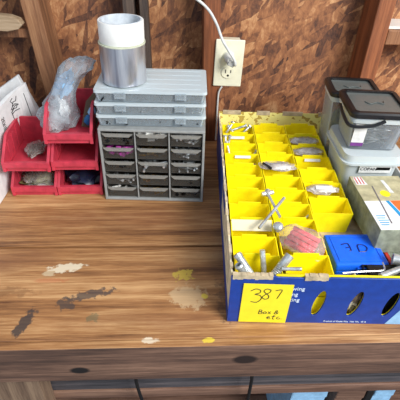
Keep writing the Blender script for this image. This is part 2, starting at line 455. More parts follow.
# ------------------------------------------------------------------ the room: wall, studs, floor
def zbox(name, mat, x0, x1, y0, y1, z0, z1, bevel=0, rot=None):
    cx, cy = (x0+x1)/2, (y0+y1)/2
    o = MB().box(x0-cx, x1-cx, y0-cy, y1-cy, z0, z1).build(name, mat, bevel=bevel, loc=(cx, cy, 0), rot=rot)
    return o
struct(zbox('wall_back', M['osb'], -1.6, 1.8, 1.15, 1.165, -.86, 1.3))
struct(zbox('floor', M['floor'], -1.6, 1.8, -1.2, 1.16, -.9, -.86))
def stud(n, mat, xb, w_, y0, tilt=0, z0=-.86, z1=1.2):
    """xb = centre at z = .25"""
    mb = MB().box(-w_/2, w_/2, 0, 1.149-y0, z0-.25, z1-.25)
    o = mb.build('trim_%d' % n, mat, bevel=.002, loc=(xb, y0, .25), rot=(0, tilt, 0)); return struct(o)
stud(1, M['stud'], -.322, .040, 1.06, R(-4.5), z0=-.84, z1=1.2)
stud(2, M['stud_red'], .082, .039, 1.06, R(-1.2))
stud(3, M['stud_red'], .484, .040, 1.06, R(0.4))
stud(4, M['stud_dark'], -.112, .026, 1.085, R(-1))
stud(5, M['stud_dark'], -.078, .020, 1.10, R(-1))
# blocking in the bay on the right, its lit top put in as a white slab
b = zbox('trim_6', M['stud'], .506, .86, 1.062, 1.149, .262, .296, .002); struct(b)
b = zbox('trim_7', M['white'], .506, .86, 1.072, 1.149, .2965, .302, .001); struct(b)
# block in the bay on the left and the rounded board above it
b = zbox('trim_8', M['stud'], -.52, -.345, 1.075, 1.10, .262, .282, .002); struct(b)
def board_end():
    pts = [(-.36, 0), (-.30, .002), (-.10, .006), (.02, .004), (.045, .010), (.055, .020), (.048, .031), (.03, .037), (-.05, .042), (-.2, .044), (-.36, .046)]
    return MB().prism(pts, -.012, .012, Matrix.Rotation(pi/2, 4, 'X'))
o = board_end().build('driftwood_board', M['pale_wood'], bevel=.002, loc=(-.402, 1.045, .284), rot=(0, R(2), 0))
tag(o, 'pale weathered board with a rounded end, nailed across the left wall stud', 'board')

# ------------------------------------------------------------------ workbench
wb = thing('workbench', 'long rough pine workbench with stained, paint-splattered top boards', 'workbench', (0, .4, 0))
def wpart(name, mat, x0, x1, y0, y1, z0, z1, bevel=.002):
    mb = MB().box(x0, x1, y0, y1, z0, z1)
    o = mb.build(name, mat, wb, bevel=bevel, loc=(0, -.4, 0)); return o
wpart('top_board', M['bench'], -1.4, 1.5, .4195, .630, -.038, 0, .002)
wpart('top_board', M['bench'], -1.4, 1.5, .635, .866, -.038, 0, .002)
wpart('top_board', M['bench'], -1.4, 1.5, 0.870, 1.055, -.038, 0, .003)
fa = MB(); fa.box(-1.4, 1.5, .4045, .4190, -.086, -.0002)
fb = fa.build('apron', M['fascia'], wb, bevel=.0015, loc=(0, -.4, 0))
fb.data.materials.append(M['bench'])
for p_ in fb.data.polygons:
    if p_.normal.z > .5: p_.material_index = 1  # top takes lighter bench wood; only the front carries painted shade
wpart('rail', M['rail_grey'], -1.2, 1.4, .462, .498, -.212, -.10)
wpart('rail', M['rail_brown'], -1.2, 1.4, .458, .496, -.236, -.2125)
for x in (-.313, .95):
    wpart('leg', M['leg'], x, x+.078, .4195, .4575, -.86, -.0387, .001)
    wpart('leg', M['leg'], x, x+.078, .99, 1.03, -.86, -.0387, .003)
wpart('shelf', M['rail_brown'], -1.2, 1.4, .5, 1.02, -.62, -.60)

# ------------------------------------------------------------------ papers on the left
def sheet_grid(bot, top, n_, m_, off, thick):
    bot = smooth_pts(bot, 6); top = smooth_pts(top, 6)
    def at(c_, s_):
        f_ = s_*(len(c_)-1); i = min(int(f_), len(c_)-2); return c_[i].lerp(c_[i+1], f_-i)
    def P_(s_, t_, o_):
        b_, t2 = at(bot, s_), at(top, s_); p_ = b_.lerp(t2, t_)
        e = .01; d1 = at(bot, min(s_+e, 1))-at(bot, max(s_-e, 0)); nrm = d1.cross(t2-b_).normalized()
        return p_+nrm*o_
    return P_
def sheet_mesh(P_, s0, s1, t0, t1, o0, o1, n_=24):
    rings = []
    for k in range(n_+1):
        s_ = s0+(s1-s0)*k/n_
        rings.append([P_(s_, t0, o0), P_(s_, (t0+t1)/2, o0), P_(s_, t1, o0), P_(s_, t1, o1), P_(s_, (t0+t1)/2, o1), P_(s_, t0, o1)])
    return MB().loft(rings)
BB = [(-.400, .66, .001), (-.386, .745, .001), (-.381, .80, .001), (-.380, .88, .001), (-.376, .935, .001), (-.340, .962, .001), (-.312, .966, .001)]
BT = [(-.430, .66, .150), (-.410, .75, .160), (-.393, .80, .169), (-.376, .85, .178), (-.362, .90, .188), (-.351, .935, .194), (-.341, .955, .198)]
PB = sheet_grid(BB, BT, 0, 0, 0, 0)
bk = thing('booklet', 'limp white booklet with a black drawing, standing left of the red bins', 'booklet', (0, 0, 0))
sheet_mesh(PB, 0, 1, 0, 1, 0, -.008).build('pages', M['paper'], bk)
lines = MB()
def on_cover(ln, s0, t0, ks, kt, r_):
    lines.tube([PB(s0+a*ks, t0+b_*kt, .0003) for a, b_ in ln], r_, 6)
for ln in ([(0, 0), (3, 2), (6, 1), (8, 4), (5, 6), (2, 5), (0, 3)], [(2, 5), (4, 9), (7, 8), (9, 12)], [(1, 2), (5, 4), (9, 3)], [(0, -2), (4, -1), (9, -2)], [(3, 8), (1, 12), (4, 13)], [(0, 1), (1, -8), (1, -22)]):
    on_cover(ln, .66, .80, .012, .012, .0009)
lines.build('drawing', M['ink'], bk)
lines = MB(); on_cover([(0, 0), (.5, .5), (1, 1)], .88, .05, .015, .86, .0007)
lines.build('border_line', M['ink'], bk)
tx = text('cover_text', 'SERIES', .015, M['ink'], bk, (0, 0, 0), (0, 0, 0))
for v_ in tx.data.vertices:
    a, b_ = v_.co.x, v_.co.y; v_.co = PB(.56-b_*3.2, .86-a*5.2, .0004+v_.co.z)
p2 = thing('paper_pad', 'thick white pad of paper behind the booklet in the far left corner', 'paper pad', (-.371, 1.0, .001))
MB().prism([(0, .197), (-.20, .064), (-.20, 0), (.072, 0)], -.016, 0, Matrix.Rotation(pi/2, 4, 'X')).build('sheets', M['paper'], p2, bevel=.003)

# ------------------------------------------------------------------ red stacking bins
def red_bin(label, loc, rz=0, first=None, rot=None):
    r = thing('red_bin', label, 'storage bin', loc, rz, 'red stacking bins', rot)
    W, D, H_, t = .094, .132, .0635, .0028
    b = MB()
    prof = [(0, 0.004), (D, .0), (D, H_), (.050, H_), (.006, .030), (0, .026)]   # y, z side outline
    for sx in (-1, 1):
        x0 = sx*W/2; x1 = sx*(W/2-t)
        mb = [(Vector((x0, y, z)), Vector((x1, y, z))) for y, z in prof]
        va = [b.bm.verts.new(p_[0]) for p_ in mb]; vb = [b.bm.verts.new(p_[1]) for p_ in mb]
        b.bm.faces.new(va); b.bm.faces.new(vb[::-1])
        for i in range(len(prof)):
            j = (i+1) % len(prof); b.bm.faces.new((va[i], va[j], vb[j], vb[i]))
        for k in range(3):   # moulded ribs on the inner side walls
            yy = .035+k*.03
            b.box(min(x1, x1-sx*.0022), max(x1, x1-sx*.0022), yy, yy+.014, .01, .050 + k*.004)
    b.box(-W/2+t, W/2-t, D-t, D, 0, H_); b.box(-W/2+t, W/2-t, 0, D, 0, t)
    b.box(-W/2+t, W/2-t, 0, t, t, .022)
    b.build('shell', M['red'], r, bevel=.0008)
    l = MB(); l.box(-W/2-.002, W/2+.002, -.005, .0035, .010, .0235); l.box(-W/2+.024, W/2-.024, -.0065, -.005, .013, .0215)
    l.box(-W/2-.0022, -W/2+.0045, -.004, .0035, .0005, .010); l.box(W/2-.0045, W/2+.0022, -.004, .0035, .0005, .010)
    l.build('front_lip', M['red'], r, bevel=.0015)
    rm = MB()
    for sx in (-1, 1):
        xo = sx*(W/2+.0025); xi = sx*(W/2-.0035)
        a, c_ = min(xo, xi), max(xo, xi)
        rm.box(a, c_, .050, D+.002, H_-.003, H_+.001)
        rm.face_box([Vector(q) for q in ((a, .000, .0205), (c_, .000, .0205), (c_, .050, H_-.004), (a, .050, H_-.004), (a, -.004, .0235), (c_, -.004, .0235), (c_, .047, H_+.001), (a, .047, H_+.001))])
    rm.box(-W/2, W/2, D-.003, D+.002, H_-.003, H_+.001)
    rm.build('rim', M['red'], r, bevel=.0008)
    return r
RB = [((-.2160, .805, .0005), 'red stacking bin holding a dark shiny bag, bottom of the right stack'),
      ((-.2185, .803, .0665), 'empty red stacking bin, middle of the right stack of three'),
      ((-.222, .801, .132), 'red stacking bin stuffed with a plastic bag, topmost of the right stack'),
      ((-.3155, .803, .0005), 'red stacking bin with olive bagged bits, bottom of the left stack'),
      ((-.3185, .797, .0665), 'red stacking bin beside the booklet, open and on top of the left stack')]
for i, (l_, s_) in enumerate(RB): red_bin(s_, l_, R(1 if i < 3 else 0))
# things in the red bins
t = thing('plastic_bag', 'dark navy plastic bag glinting in the lowest right red bin', 'bag', (-.216, .86, .006))
lump(.042, .045, .022, .2, 2.6, 3, squash=1).build('bag_body', M['navy'], t, smooth=True, loc=(0, 0, .014))
t = thing('plastic_bag', 'clear bag of olive and orange bits in the lowest left red bin', 'bag', (-.3155, .86, .004))
lump(.040, .045, .018, .2, 2.6, 8, squash=1).build('bag_film', M['bag_thin'], t, smooth=True, loc=(0, 0, .014))
lump(.034, .038, .013, .35, 4, 9, squash=1).build('contents', M['olive'], t, smooth=True, loc=(0, 0, .012))
t = thing('plastic_bag', 'small clear bag lying in the open red bin on top of the left stack', 'bag', (-.318, .87, .072))
lump(.020, .034, .009, .2, 2.6, 5, squash=1).build('bag_film', M['bag_thin'], t, smooth=True, loc=(0, 0, .009))
lump(.015, .026, .006, .3, 3.6, 6, squash=1).build('contents', M['brown_card'], t, smooth=True, loc=(0, 0, .007))
# tall crumpled clear bag
def big_bag():
    rings = []
    path = [(-.015, .0, .0, .030, .030), (-.014, .0, .02, .036, .034), (-.012, .004, .045, .034, .030), (-.004, .008, .07, .026, .022),
            (.004, .012, .090, .022, .018), (.016, .014, .108, .026, .018), (.028, .014, .122, .034, .020), (.036, .014, .134, .032, .018), (.040, .014, .142, .018, .010)]
    n_ = 26
    for j, (x, y, z, rx, ry) in enumerate(path):
        ring = []
        for k in range(n_):
            a = 2*pi*k/n_
            f = 1+.22*noise.noise(Vector((cos(a)*2.2, sin(a)*2.2, j*.55)))*1.6+.08*noise.noise(Vector((cos(a)*6, sin(a)*6, j*1.7)))*2
            ring.append(Vector((x+rx*f*cos(a), y+ry*f*sin(a), z+.005*noise.noise(Vector((a, j, 3))))))
        rings.append(ring)
    return MB().loft(rings)
t = thing('plastic_bag', 'tall crumpled clear plastic bag standing up out of the top red bin', 'bag', (-.236, .872, .138))
big_bag().build('bag_film', M['bag'], t, smooth=True)
lump(.022, .020, .028, .3, 3, 11).build('contents', M['paper'], t, smooth=True, loc=(-.014, 0, .034))
lump(.016, .008, .030, .3, 3, 12).build('contents', M['light_blue'], t, smooth=True, loc=(.004, .004, .092), rot=(0, R(35), 0))
MB_ = lump(.030, .026, .032, .22, 2.4, 14).build('bag_film', M['bag'], t, smooth=True, loc=(-.026, -.012, .020), rot=(0, R(-15), 0))
lump(.020, .016, .020, .3, 3, 15).build('contents', M['paper'], t, smooth=True, loc=(-.028, -.012, .016))
t = thing('carded_packet', 'brown card-backed packet with a yellow header leaning in the top red bin', 'packet', (-.191, .86, .138), rot=(R(-8), R(17), R(12)))
MB().prism([(-.016, 0), (.016, 0), (.016, .070), (.010, .080), (-.002, .080), (-.016, .055)], -.001, .001, Matrix.Rotation(pi/2, 4, 'X')).build('card', M['brown_card'], t, bevel=.0005)
MB().prism([(.0065, .046), (.0165, .046), (.0165, .098), (.0085, .088)], .0012, .002, Matrix.Rotation(pi/2, 4, 'X')).build('yellow_header', M['card_yellow'], t)['label'] = 'yellow card header'
lump(.010, .006, .011, .15, 3, 2).build('blister', M['teal'], t, smooth=True, loc=(-.004, -.005, .018))['label'] = 'blue plastic piece'
lump(.008, .006, .010, .15, 3, 4).build('blister', M['light_blue'], t, smooth=True, loc=(-.001, -.005, .038))['label'] = 'pale blue plastic piece'

# ------------------------------------------------------------------ drawer cabinet
CX, CY, CR = -.159, .785, R(-3)
cab = thing('drawer_cabinet', 'grey small-parts cabinet of fifteen clear drawers right of the red bins', 'drawer cabinet', (CX, CY, .0005), CR)
CW, CD, CH = .214, .15, .1735
f = MB()
f.box(0, CW, 0, CD, 0, .0055); f.box(0, CW, 0, CD, CH-.0055, CH)
f.box(0, .005, 0, CD, .0055, CH-.0055); f.box(CW-.005, CW, 0, CD, .0055, CH-.0055); f.box(.005, CW-.005, CD-.003, CD, .0055, CH-.0055)
cwid = (CW-.010-.006)/3; rh = (CH-.011)/5
for k in (1, 2): f.box(.005+k*cwid+(k-1)*.003, .005+k*cwid+k*.003, .002, CD-.003, .0055, CH-.0055)
f.build('frame', M['grey_plastic'], cab, bevel=.0012)
f = MB()
for j in range(1, 5): f.box(.005, CW-.005, .006, CD-.004, .0055+j*rh-.0006, .0055+j*rh+.0006)
f.build('shelf_runners', M['black_rubber'], cab)
proto = None
for j in range(5):
    for i in range(3):
        x = .005+i*(cwid+.003)+cwid/2; z = .0055+j*rh+.0008
        if proto is None:
            d = MB().tub(cwid-.0016, .125, rh-.006, .0012, .97).build('drawer', M['drawer'], cab, loc=(x, .066, z))
            h_ = MB(); W_ = cwid-.004
            h_.prism([(-W_/2+.0075, rh-.0125), (W_/2-.0075, rh-.0125), (W_/2, rh-.0062), (-W_/2, rh-.0062)], .0628, .0668, Matrix.Rotation(pi/2, 4, 'X'))
            h_ = h_.build('drawer_pull', M['drawer_lip'], d)
            proto = (d, h_)
        else:
            d = proto[0].copy(); COL.objects.link(d); d.parent = cab; d.location = (x, .066, z)
            h_ = proto[1].copy(); COL.objects.link(h_); h_.parent = d
def in_drawer(i, j, dx=0, dy=.03):
    v_ = Vector((.005+i*(cwid+.003)+cwid/2+dx, dy, .0055+j*rh+.0032))
    return Matrix.Translation(Vector((CX, CY, .0005))) @ Matrix.Rotation(CR, 4, 'Z') @ v_
def pile(name, label, cat, mat, i, j, n_, L, r_, hh, seed):
    rnd = random.Random(seed); mb = MB(); r_ *= 1.5; n_ = int(n_*1.3); hh *= 1.3
    for k in range(n_):
        p_ = Vector((rnd.uniform(-.024, .024), rnd.uniform(-.024, .012), rnd.uniform(r_, hh)*1.15))
        a = rnd.uniform(0, pi); e = rnd.uniform(-.25, .25); dvec = Vector((cos(a), sin(a), e))*L*rnd.uniform(.6, 1)/2
        p_.x = max(min(p_.x, .029-abs(dvec.x)), -.029+abs(dvec.x))
        if p_.z-abs(dvec.z) < r_: p_.z = r_+abs(dvec.z)
        mb.tube([p_-dvec, p_+dvec], [r_, r_*.8], 6)
    o = mb.build(name, mat, loc=in_drawer(i, j)); o.rotation_euler = (0, 0, CR)
    return tag(o, label, cat, kind='stuff')
pile('dark_screws', 'jumble of dark screws in the top left cabinet drawer', 'screws', M['dark_steel'], 0, 4, 34, .016, .0022, .014, 1)
pile('wall_anchors', 'white plastic anchors heaped in the top middle cabinet drawer', 'wall anchors', M['white'], 1, 4, 16, .020, .003, .017, 2)
pile('steel_screws', 'silver screws in the top right cabinet drawer', 'screws', M['steel'], 2, 4, 26, .018, .0018, .013, 3)
pile('wire_connectors', 'purple and pink connectors in the left drawer, second from the top', 'connectors', M['magenta'], 0, 3, 30, .012, .0032, .014, 4)
pile('brass_screws', 'brassy screws in the middle drawer, second from the top', 'screws', M['brass'], 1, 3, 22, .016, .0018, .011, 5)
pile('steel_pins', 'bright steel pins in the right drawer, second from the top', 'pins', M['steel'], 2, 3, 18, .024, .0014, .010, 6)
pile('dark_washers', 'dark bits in the left drawer, third from the top', 'small parts', M['dark_steel'], 0, 2, 24, .010, .0028, .010, 7)
pile('long_screws', 'long silver screws in the middle drawer, third from the top', 'screws', M['steel'], 1, 2, 16, .030, .0018, .012, 8)
pile('silver_nails', 'silver nails in the right drawer, third from the top', 'nails', M['steel'], 2, 2, 20, .030, .0013, .013, 9)
pile('grey_nails', 'grey nails in the left drawer, fourth from the top', 'nails', M['steel'], 0, 1, 12, .022, .0014, .009, 10)
pile('copper_rivets', 'coppery rivets in the middle drawer, fourth from the top', 'rivets', M['brass'], 1, 1, 16, .010, .002, .008, 11)
pile('tacks', 'dark tacks in the right drawer, fourth from the top', 'tacks', M['dark_steel'], 2, 1, 20, .010, .002, .009, 12)
pile('hooks', 'white hooks in the bottom left cabinet drawer', 'hooks', M['white'], 0, 0, 5, .022, .002, .014, 13)
pile('orange_bits', 'rusty brown bits in the bottom middle cabinet drawer', 'small parts', M['brass'], 1, 0, 14, .010, .0022, .008, 14)
pile('small_bolts', 'dull small bolts in the bottom right cabinet drawer', 'bolts', M['dark_steel'], 2, 0, 14, .014, .0024, .009, 15)

# ------------------------------------------------------------------ three clear compartment cases
def case(label, loc, rz, seed):
    r = thing('compartment_case', label, 'storage case', loc, rz, 'clear cases stacked on the drawer cabinet')
    W_, D_, H_ = .218, .124, .0245
    MB().tub(W_-.004, D_-.004, .018, .0014, .965, rnd=.006).build('tray', M['milky'], r)
    dv = MB()
    for k in range(1, 6): dv.box(-W_/2+k*W_/6-.0005, -W_/2+k*W_/6+.0005, -D_/2+.005, D_/2-.005, .0016, .016)
    dv.box(-W_/2+.006, W_/2-.006, -.0005, .0005, .0016, .0155)
    dv.build('divider', M['milky'], r)
    l = MB(); l.tub(W_, D_, .0055, .0012, .995, rnd=.007)
    bmesh.ops.rotate(l.bm, verts=l.bm.verts, cent=(0, 0, .00275), matrix=Matrix.Rotation(pi, 3, 'X'))
    for k in range(5):
        yy = -D_/2+.014+k*.024; l.box(-W_/2+.012, W_/2-.012, yy, yy+.004, .0055, .0062)
    l.build('lid', M['milky_lid'], r, loc=(0, 0, .0182))
    for sx in (-1, 1):
        c_ = MB().box(-.011, .011, -.0022, 0, .003, .016); c_.box(-.009, .009, -.0030, -.0022, .004, .007)
        c_.build('latch', M['milky'], r, bevel=.0008, loc=(sx*.058, -D_/2, .0045))
    rnd = random.Random(seed)
    return r
cs = [('clear compartment case resting directly on the drawer cabinet, lowest of three', .1750, 0, 0),
      ('clear compartment case in the middle of the stack of three', .2005, -1, .5),
      ('topmost clear compartment case with the tape rolls standing on it', .2260, 1, -.5)]
for k, (s_, z, dx, da) in enumerate(cs):
    case(s_, (-.051+dx*.001, .853, z), R(-1.5+da), k)
def casefill(label, z, n_, mat, seed):
    rnd = random.Random(seed); mb = MB(); n_ *= 3
    for k in range(n_):
        cell = rnd.randrange(6); p_ = Vector((-.109+(cell+.5)*.0363+rnd.uniform(-.005, .005), rnd.choice((-.038, -.034, .028))+rnd.uniform(-.018, .018), rnd.uniform(.0035, .012)))
        a = rnd.uniform(0, pi); d_ = Vector((cos(a), sin(a), 0))*.008
        mb.tube([p_-d_, p_+d_], .0016, 6)
    o = mb.build('mixed_screws', mat, loc=(-.051, .853, z), rot=(0, 0, R(-1.5)))
    return tag(o, label, 'screws', kind='stuff')
casefill('assorted small screws inside the lowest clear case', .1750, 60, M['dark_steel'], 1)
casefill('assorted small screws inside the middle clear case', .2005, 60, M['steel'], 2)
casefill('assorted small screws inside the topmost clear case', .2260, 50, M['dark_steel'], 3)

# ------------------------------------------------------------------ tape rolls
t = thing('tape_roll', 'wide roll of silver foil tape standing on the topmost clear case', 'tape', (-.1045, .845, .2515))
MB().lathe([(.0432, .001), (.0434, .0735), (.0400, .0735), (.0400, .001)], 56).build('foil_winding', M['foil'], t, smooth=True)
MB().lathe([(.0434, .0737), (.0444, .0737), (.0444, .0760), (.0378, .0760), (.0378, .0), (.0398, .0), (.0398, .0737)], 56).build('backing_edge', M['tape_edge'], t, smooth=True)
t = thing('tape_roll', 'white tape roll balanced on top of the silver foil tape', 'tape', (-.1040, .846, .3280))
MB().lathe([(.0416, .0), (.0422, .002), (.0422, .037), (.0414, .0380), (.0385, .0380), (.0385, 0)], 56).build('winding', M['tape_white'], t, smooth=True)
MB().lathe([(.0384, .0), (.0384, .0385), (.0366, .0385), (.0366, 0)], 56).build('core', M['tape_core'], t, smooth=True)

# ------------------------------------------------------------------ outlet
ol = thing('wall_outlet', 'ivory duplex outlet with its cover plate on the middle wall stud', 'outlet', (.1255, 1.0585, .2135), rot=(0, R(1.5), 0))
MB().box(-.035, .035, -.005, 0, -.0575, .0575).build('cover_plate', M['outlet'], ol, bevel=.002)
MB().box(-.028, .028, .0005, .05, -.048, .048).build('junction_box', M['outlet'], ol)
for zz in (-.0215, .0185):
    rc = plate([ell(0, 0, .0165, .0145)], .002).build('socket', M['outlet'], ol, loc=(0, -.0075, zz))
    s_ = MB().box(-.0075, -.0055, -.0006, 0, -.001, .008); s_.box(.0055, .0075, -.0006, 0, 0, .007)
    s_.tube([(0, -.0006, -.007), (0, 0, -.007)], .0028, 10)
    s_.build('slots', M['outlet_dark'], rc)
MB().tube([(0, -.0056, -.0015), (0, -.005, -.0015)], .003, 12).build('plate_screw', M['steel'], ol)
t = thing('power_cord', 'pale cord whose plug sits in the upper socket of the wall outlet', 'power cord', (.1245, 1.048, .232))
pl = MB(); pl.loft([ell3 for ell3 in [[Vector((x*s, y_, z*s)) for x, z in ell(0, 0, .0125, .013, n=16)] for y_, s in ((.0025, 1), (-.010, .98), (-.020, .8), (-.026, .5))]])
pl.build('plug', M['white'], t, smooth=True)
pts = [(.004, -.024, -.004), (.012, -.034, -.008), (.008, -.036, .006), (-.006, -.034, .026), (-.022, -.028, .050), (-.036, -.024, .082), (-.056, -.022, .112), (-.085, -.024, .135), (-.12, -.03, .15)]
MB().tube(smooth_pts(pts), .0032, 10).build('cord', M['cord'], t, smooth=True)
MB().box(-.002, .014, -.030, -.018, -.012, .002).build('plug_grip', M['paper_grey'], t, bevel=.002, rot=(0, R(25), 0))
o = MB().tube(smooth_pts([(.112, 1.053, .155), (.107, 1.054, .146), (.104, 1.055, .128), (.1035, 1.055, .06), (.1035, 1.052, .004)]), .0022, 8).build('white_wire', M['cord'], smooth=True)
tag(o, 'thin white wire running down the stud below the wall outlet', 'wire')

# ------------------------------------------------------------------ the cut-down fruit carton
BA = R(-2.5); BO = Vector((.089, .450, 0))
BM_ = Matrix.Translation(BO) @ Matrix.Rotation(BA, 4, 'Z')
def inbox(u, v_, z=0): return BM_ @ Vector((u, v_, z))
bx = thing('cardboard_box', 'cut-down blue cardboard fruit box with oval hand holes, full of hardware bins', 'cardboard box', BO, BA)
bx.location.z = .0008
BW, BD, BH = .362, .556, .104
L0 = -.010
holes = [ell(.1305, .047, .0085, .0295, R(-7)), ell(.1880, .047, .0085, .0295, R(-9)), ell(.2440, .047, .0085, .0285, R(-9)), ell(.300, .047, .0085, .0285, R(-9))]
jag = [(L0+BW-.0, BH), (.14, BH+.0), (.135, BH-.002), (.06, BH-.001), (.055, BH+.001), (.03, BH-.002), (L0, BH)]
plate([[(L0, 0), (L0+BW, 0)]+jag]+holes, .003).build('front_panel', M['blue_print'], bx)['label'] = 'blue printed front with oval holes'
holes2 = [ell(.1305, .047, .0092, .030, R(-7)), ell(.1880, .047, .0092, .030, R(-9)), ell(.2440, .047, .0092, .029, R(-9)), ell(.300, .047, .0092, .029, R(-9))]
plate([[(L0+.004, .003), (L0+BW-.004, .003), (L0+BW-.004, BH+.0025), (.058, BH+.003), (.056, BH-.004), (L0+.004, BH-.004)]]+holes2, .002).build('front_liner', M['yellow'], bx, loc=(0, .0032, 0))['label'] = 'yellow inner face of the front panel'
MB().box(L0, L0+BW, .003, BD, .0, .003).build('bottom_panel', M['cream'], bx)
# left side: cream torn cardboard with blue remnants
rnd = random.Random(4)
pts = [(0.0, 0), (BD, 0), (BD, BH+.002)]
y_ = BD
while y_ > .03:
    y_ -= rnd.uniform(.012, .03); pts.append((max(y_, .0), BH+rnd.uniform(-.005, .002)))
if pts[-1][0] > 0: pts.append((0, BH))
MB().prism(pts, 0, .003, Matrix(((0, 0, 1, 0), (1, 0, 0, 0), (0, 1, 0, 0), (0, 0, 0, 1)))).build('left_panel', M['cream'], bx, loc=(L0, .0031, 0))
sl = MB(); sl.box(L0-.0006, L0-.0001, .003, BD, .001, .026); sl.box(L0-.0006, L0-.0001, .27, BD, .026, BH-.006)
sl.box(L0-.0006, L0-.0001, .19, .25, .070, BH-.006)
sl.build('blue_side_print', M['blue_print'], bx)['label'] = 'blue printed patches left on the torn side'
y_ = .02
while y_ < .5:
    l_ = rnd.uniform(.008, .03)
    wr = MB(); wr.box(L0-.001, L0+.0036, y_, y_+l_, BH-.004+rnd.uniform(0, .002), BH+.0015)
    wr.build('torn_edge', M['kraft'], bx)
    y_ += l_+rnd.uniform(.01, .05)
MB().box(L0, L0+BW, BD, BD+.003, 0, BH+.004).build('rear_panel', M['liner'], bx)['label'] = 'rear panel with mottled yellow inner face'
MB().box(L0+BW-.003, L0+BW, .0035, BD-.0001, .0, BH+.002).build('right_panel', M['paper_grey'], bx)
for a, c_ in ((.0, .045), (.085, .118), (.15, .20), (.24, .30)):
    tp = MB(); tp.box(a, c_, BD-.0012, BD+.0045, BH-.002, BH+.0072)
    tp.build('tape_strip', M['kraft'], bx)
def ragged(a, b, seed):
    rn = random.Random(seed); x = a; tr = MB()
    while x < b:
        w_ = rn.uniform(.003, .007); tr.box(x, min(x+w_, b), -.0012, .0060, BH-.0035-rn.uniform(0, .002), BH+.003+rn.uniform(0, .0015)); x += w_-.0002
    tr.build('torn_lip', M['kraft'], bx)['label'] = 'ragged greyish torn cardboard on the front edge'
ragged(-.008, .052, 1); ragged(.100, .135, 2)
# printing on the front
MB().prism([(.247, .001), (L0+BW-.001, .001), (L0+BW-.001, .034), (.262, .034)], .0001, .0005, Matrix.Rotation(pi/2, 4, 'X')).build('light_blue_patch', M['light_blue'], bx)['label'] = 'light blue printed patch'
for s_, z, in (('growing', .0765), ('caring', .0640), ('making', .0515)):
    text('slogan_text', s_, .0105, M['print_white'], bx, (.0695, -.0003, z), (pi/2, 0, 0))
text('small_print', 'Product of Costa Rica  Net Wt.  40 lb', .0045, M['print_white'], bx, (.146, -.0003, .0035), (pi/2, 0, 0))
# insert the bins stand on
o = MB().box(.0, .345, .058, .53, 0, .046).build('cardboard_insert', M['kraft'], loc=inbox(0, 0, .0042), rot=(0, 0, BA))
tag(o, 'brown cardboard riser under the yellow bins inside the fruit box', 'cardboard riser')

# sticky note
sn = thing('sticky_note', 'yellow sticky note with black handwriting on the front of the blue box', 'sticky note', inbox(.0, -.0012, .003), rot=(0, R(1), BA))
nb = MB(); nb.box(.008, .084, -.0006, 0, 0, .089); nb.build('paper', M['note'], sn)
hw = MB()
# 387 and the second line
strokes(hw, [[(0, 9), (3, 11), (6, 10), (6, 7.5), (3, 6), (6.5, 5), (7.5, 2), (5, -1.5), (1, -1)]], .020, .052, .0024, .00065)
strokes(hw, [[(6, 10), (3, 11), (1, 9), (2.5, 6.5), (5, 4), (5, 1), (2.5, 0), (.5, 2), (2.5, 5), (5.5, 7.5), (6, 10)],
             [(9.5, 9.5), (14, 10.5), (13, 6), (11.5, 1)]], .038, .056, .0021, .00065)
strokes(hw, [[(0, 0), (.5, 6)], [(.5, 6), (3, 5.5), (2.5, 3.5), (.3, 3.2), (3.5, 2.4), (3, .3), (0, 0)], [(6.5, 3.5), (5, 2.5), (5, .8), (7, .6), (8, 2), (6.6, 3.4)],
             [(9.5, 3.6), (12, .4)], [(12, 3.8), (9.5, .2)], [(19, 1), (16.5, 4.5), (18.5, 5.5), (18, 3.5), (15.5, 1.8), (17.5, .3), (19.5, 2.8)]], .038, .021, .0016, .00055)
strokes(hw, [[(0, 2), (2, 3.5), (3, 2.4), (.6, 1.6), (1.6, 0), (4, .6)], [(7, 6), (6, .5), (7.5, 0)], [(4.8, 3.6), (8.4, 4)], [(12, 3.2), (10.4, 3), (9.8, 1.2), (11, .2), (13, 1)], [(14, .4), (14.4, .6)]], .052, .009, .0017, .00055)
hw.build('handwriting', M['ink'], sn, loc=(0, -.0007, 0))

# ------------------------------------------------------------------ yellow bins
def yellow_bin(label, u, v0, z, rz=0):
    """v0 = position of the rear rim"""
    r = thing('yellow_bin', label, 'parts bin', inbox(u, v0-.0225, z), BA+rz, 'small yellow parts bins')
    MB().tub(.0735, .0440, .05, .0014, .90, hf=.046, hb=.0495).build('shell', M['yellow'], r)
    tb = MB().prism([(-.0215, .044), (.0215, .044), (.0205, .0545), (-.0205, .0545)], -.0219, -.0200, Matrix.Rotation(pi/2, 4, 'X'))
    tb.build('rear_tab', M['yellow'], r, bevel=.0004)
    return r
proto = None
ORD = ['first', 'second', 'third', 'fourth', 'fifth', 'sixth', 'seventh', 'eighth', 'ninth', 'tenth', 'eleventh']
note_c = {(0, 0): 'holding silver bits', (0, 8): 'lined with a clear strip', (0, 10): 'full of large bolts', (1, 4): 'with a bag of parts',
          (1, 8): 'holding a clear packet', (1, 9): 'with a pink packet', (2, 5): 'holding a white-labelled bag', (2, 6): 'seen front-on, nearest the blue case'}
rear = {0: [.530-.0460*k for k in range(11)], 1: [.530-.0462*k for k in range(11)], 2: [.535-.0475*k for k in range(1, 8)]}
rear[2] = [.512, .460, .412, .362, .312, .262, .212]
rear[0] = [.505-.0453*k for k in range(11)]; rear[1] = [.508-.0453*k for k in range(11)]
CU = [.0335, .109, .1845]
BINS = {}
ZB = .0502
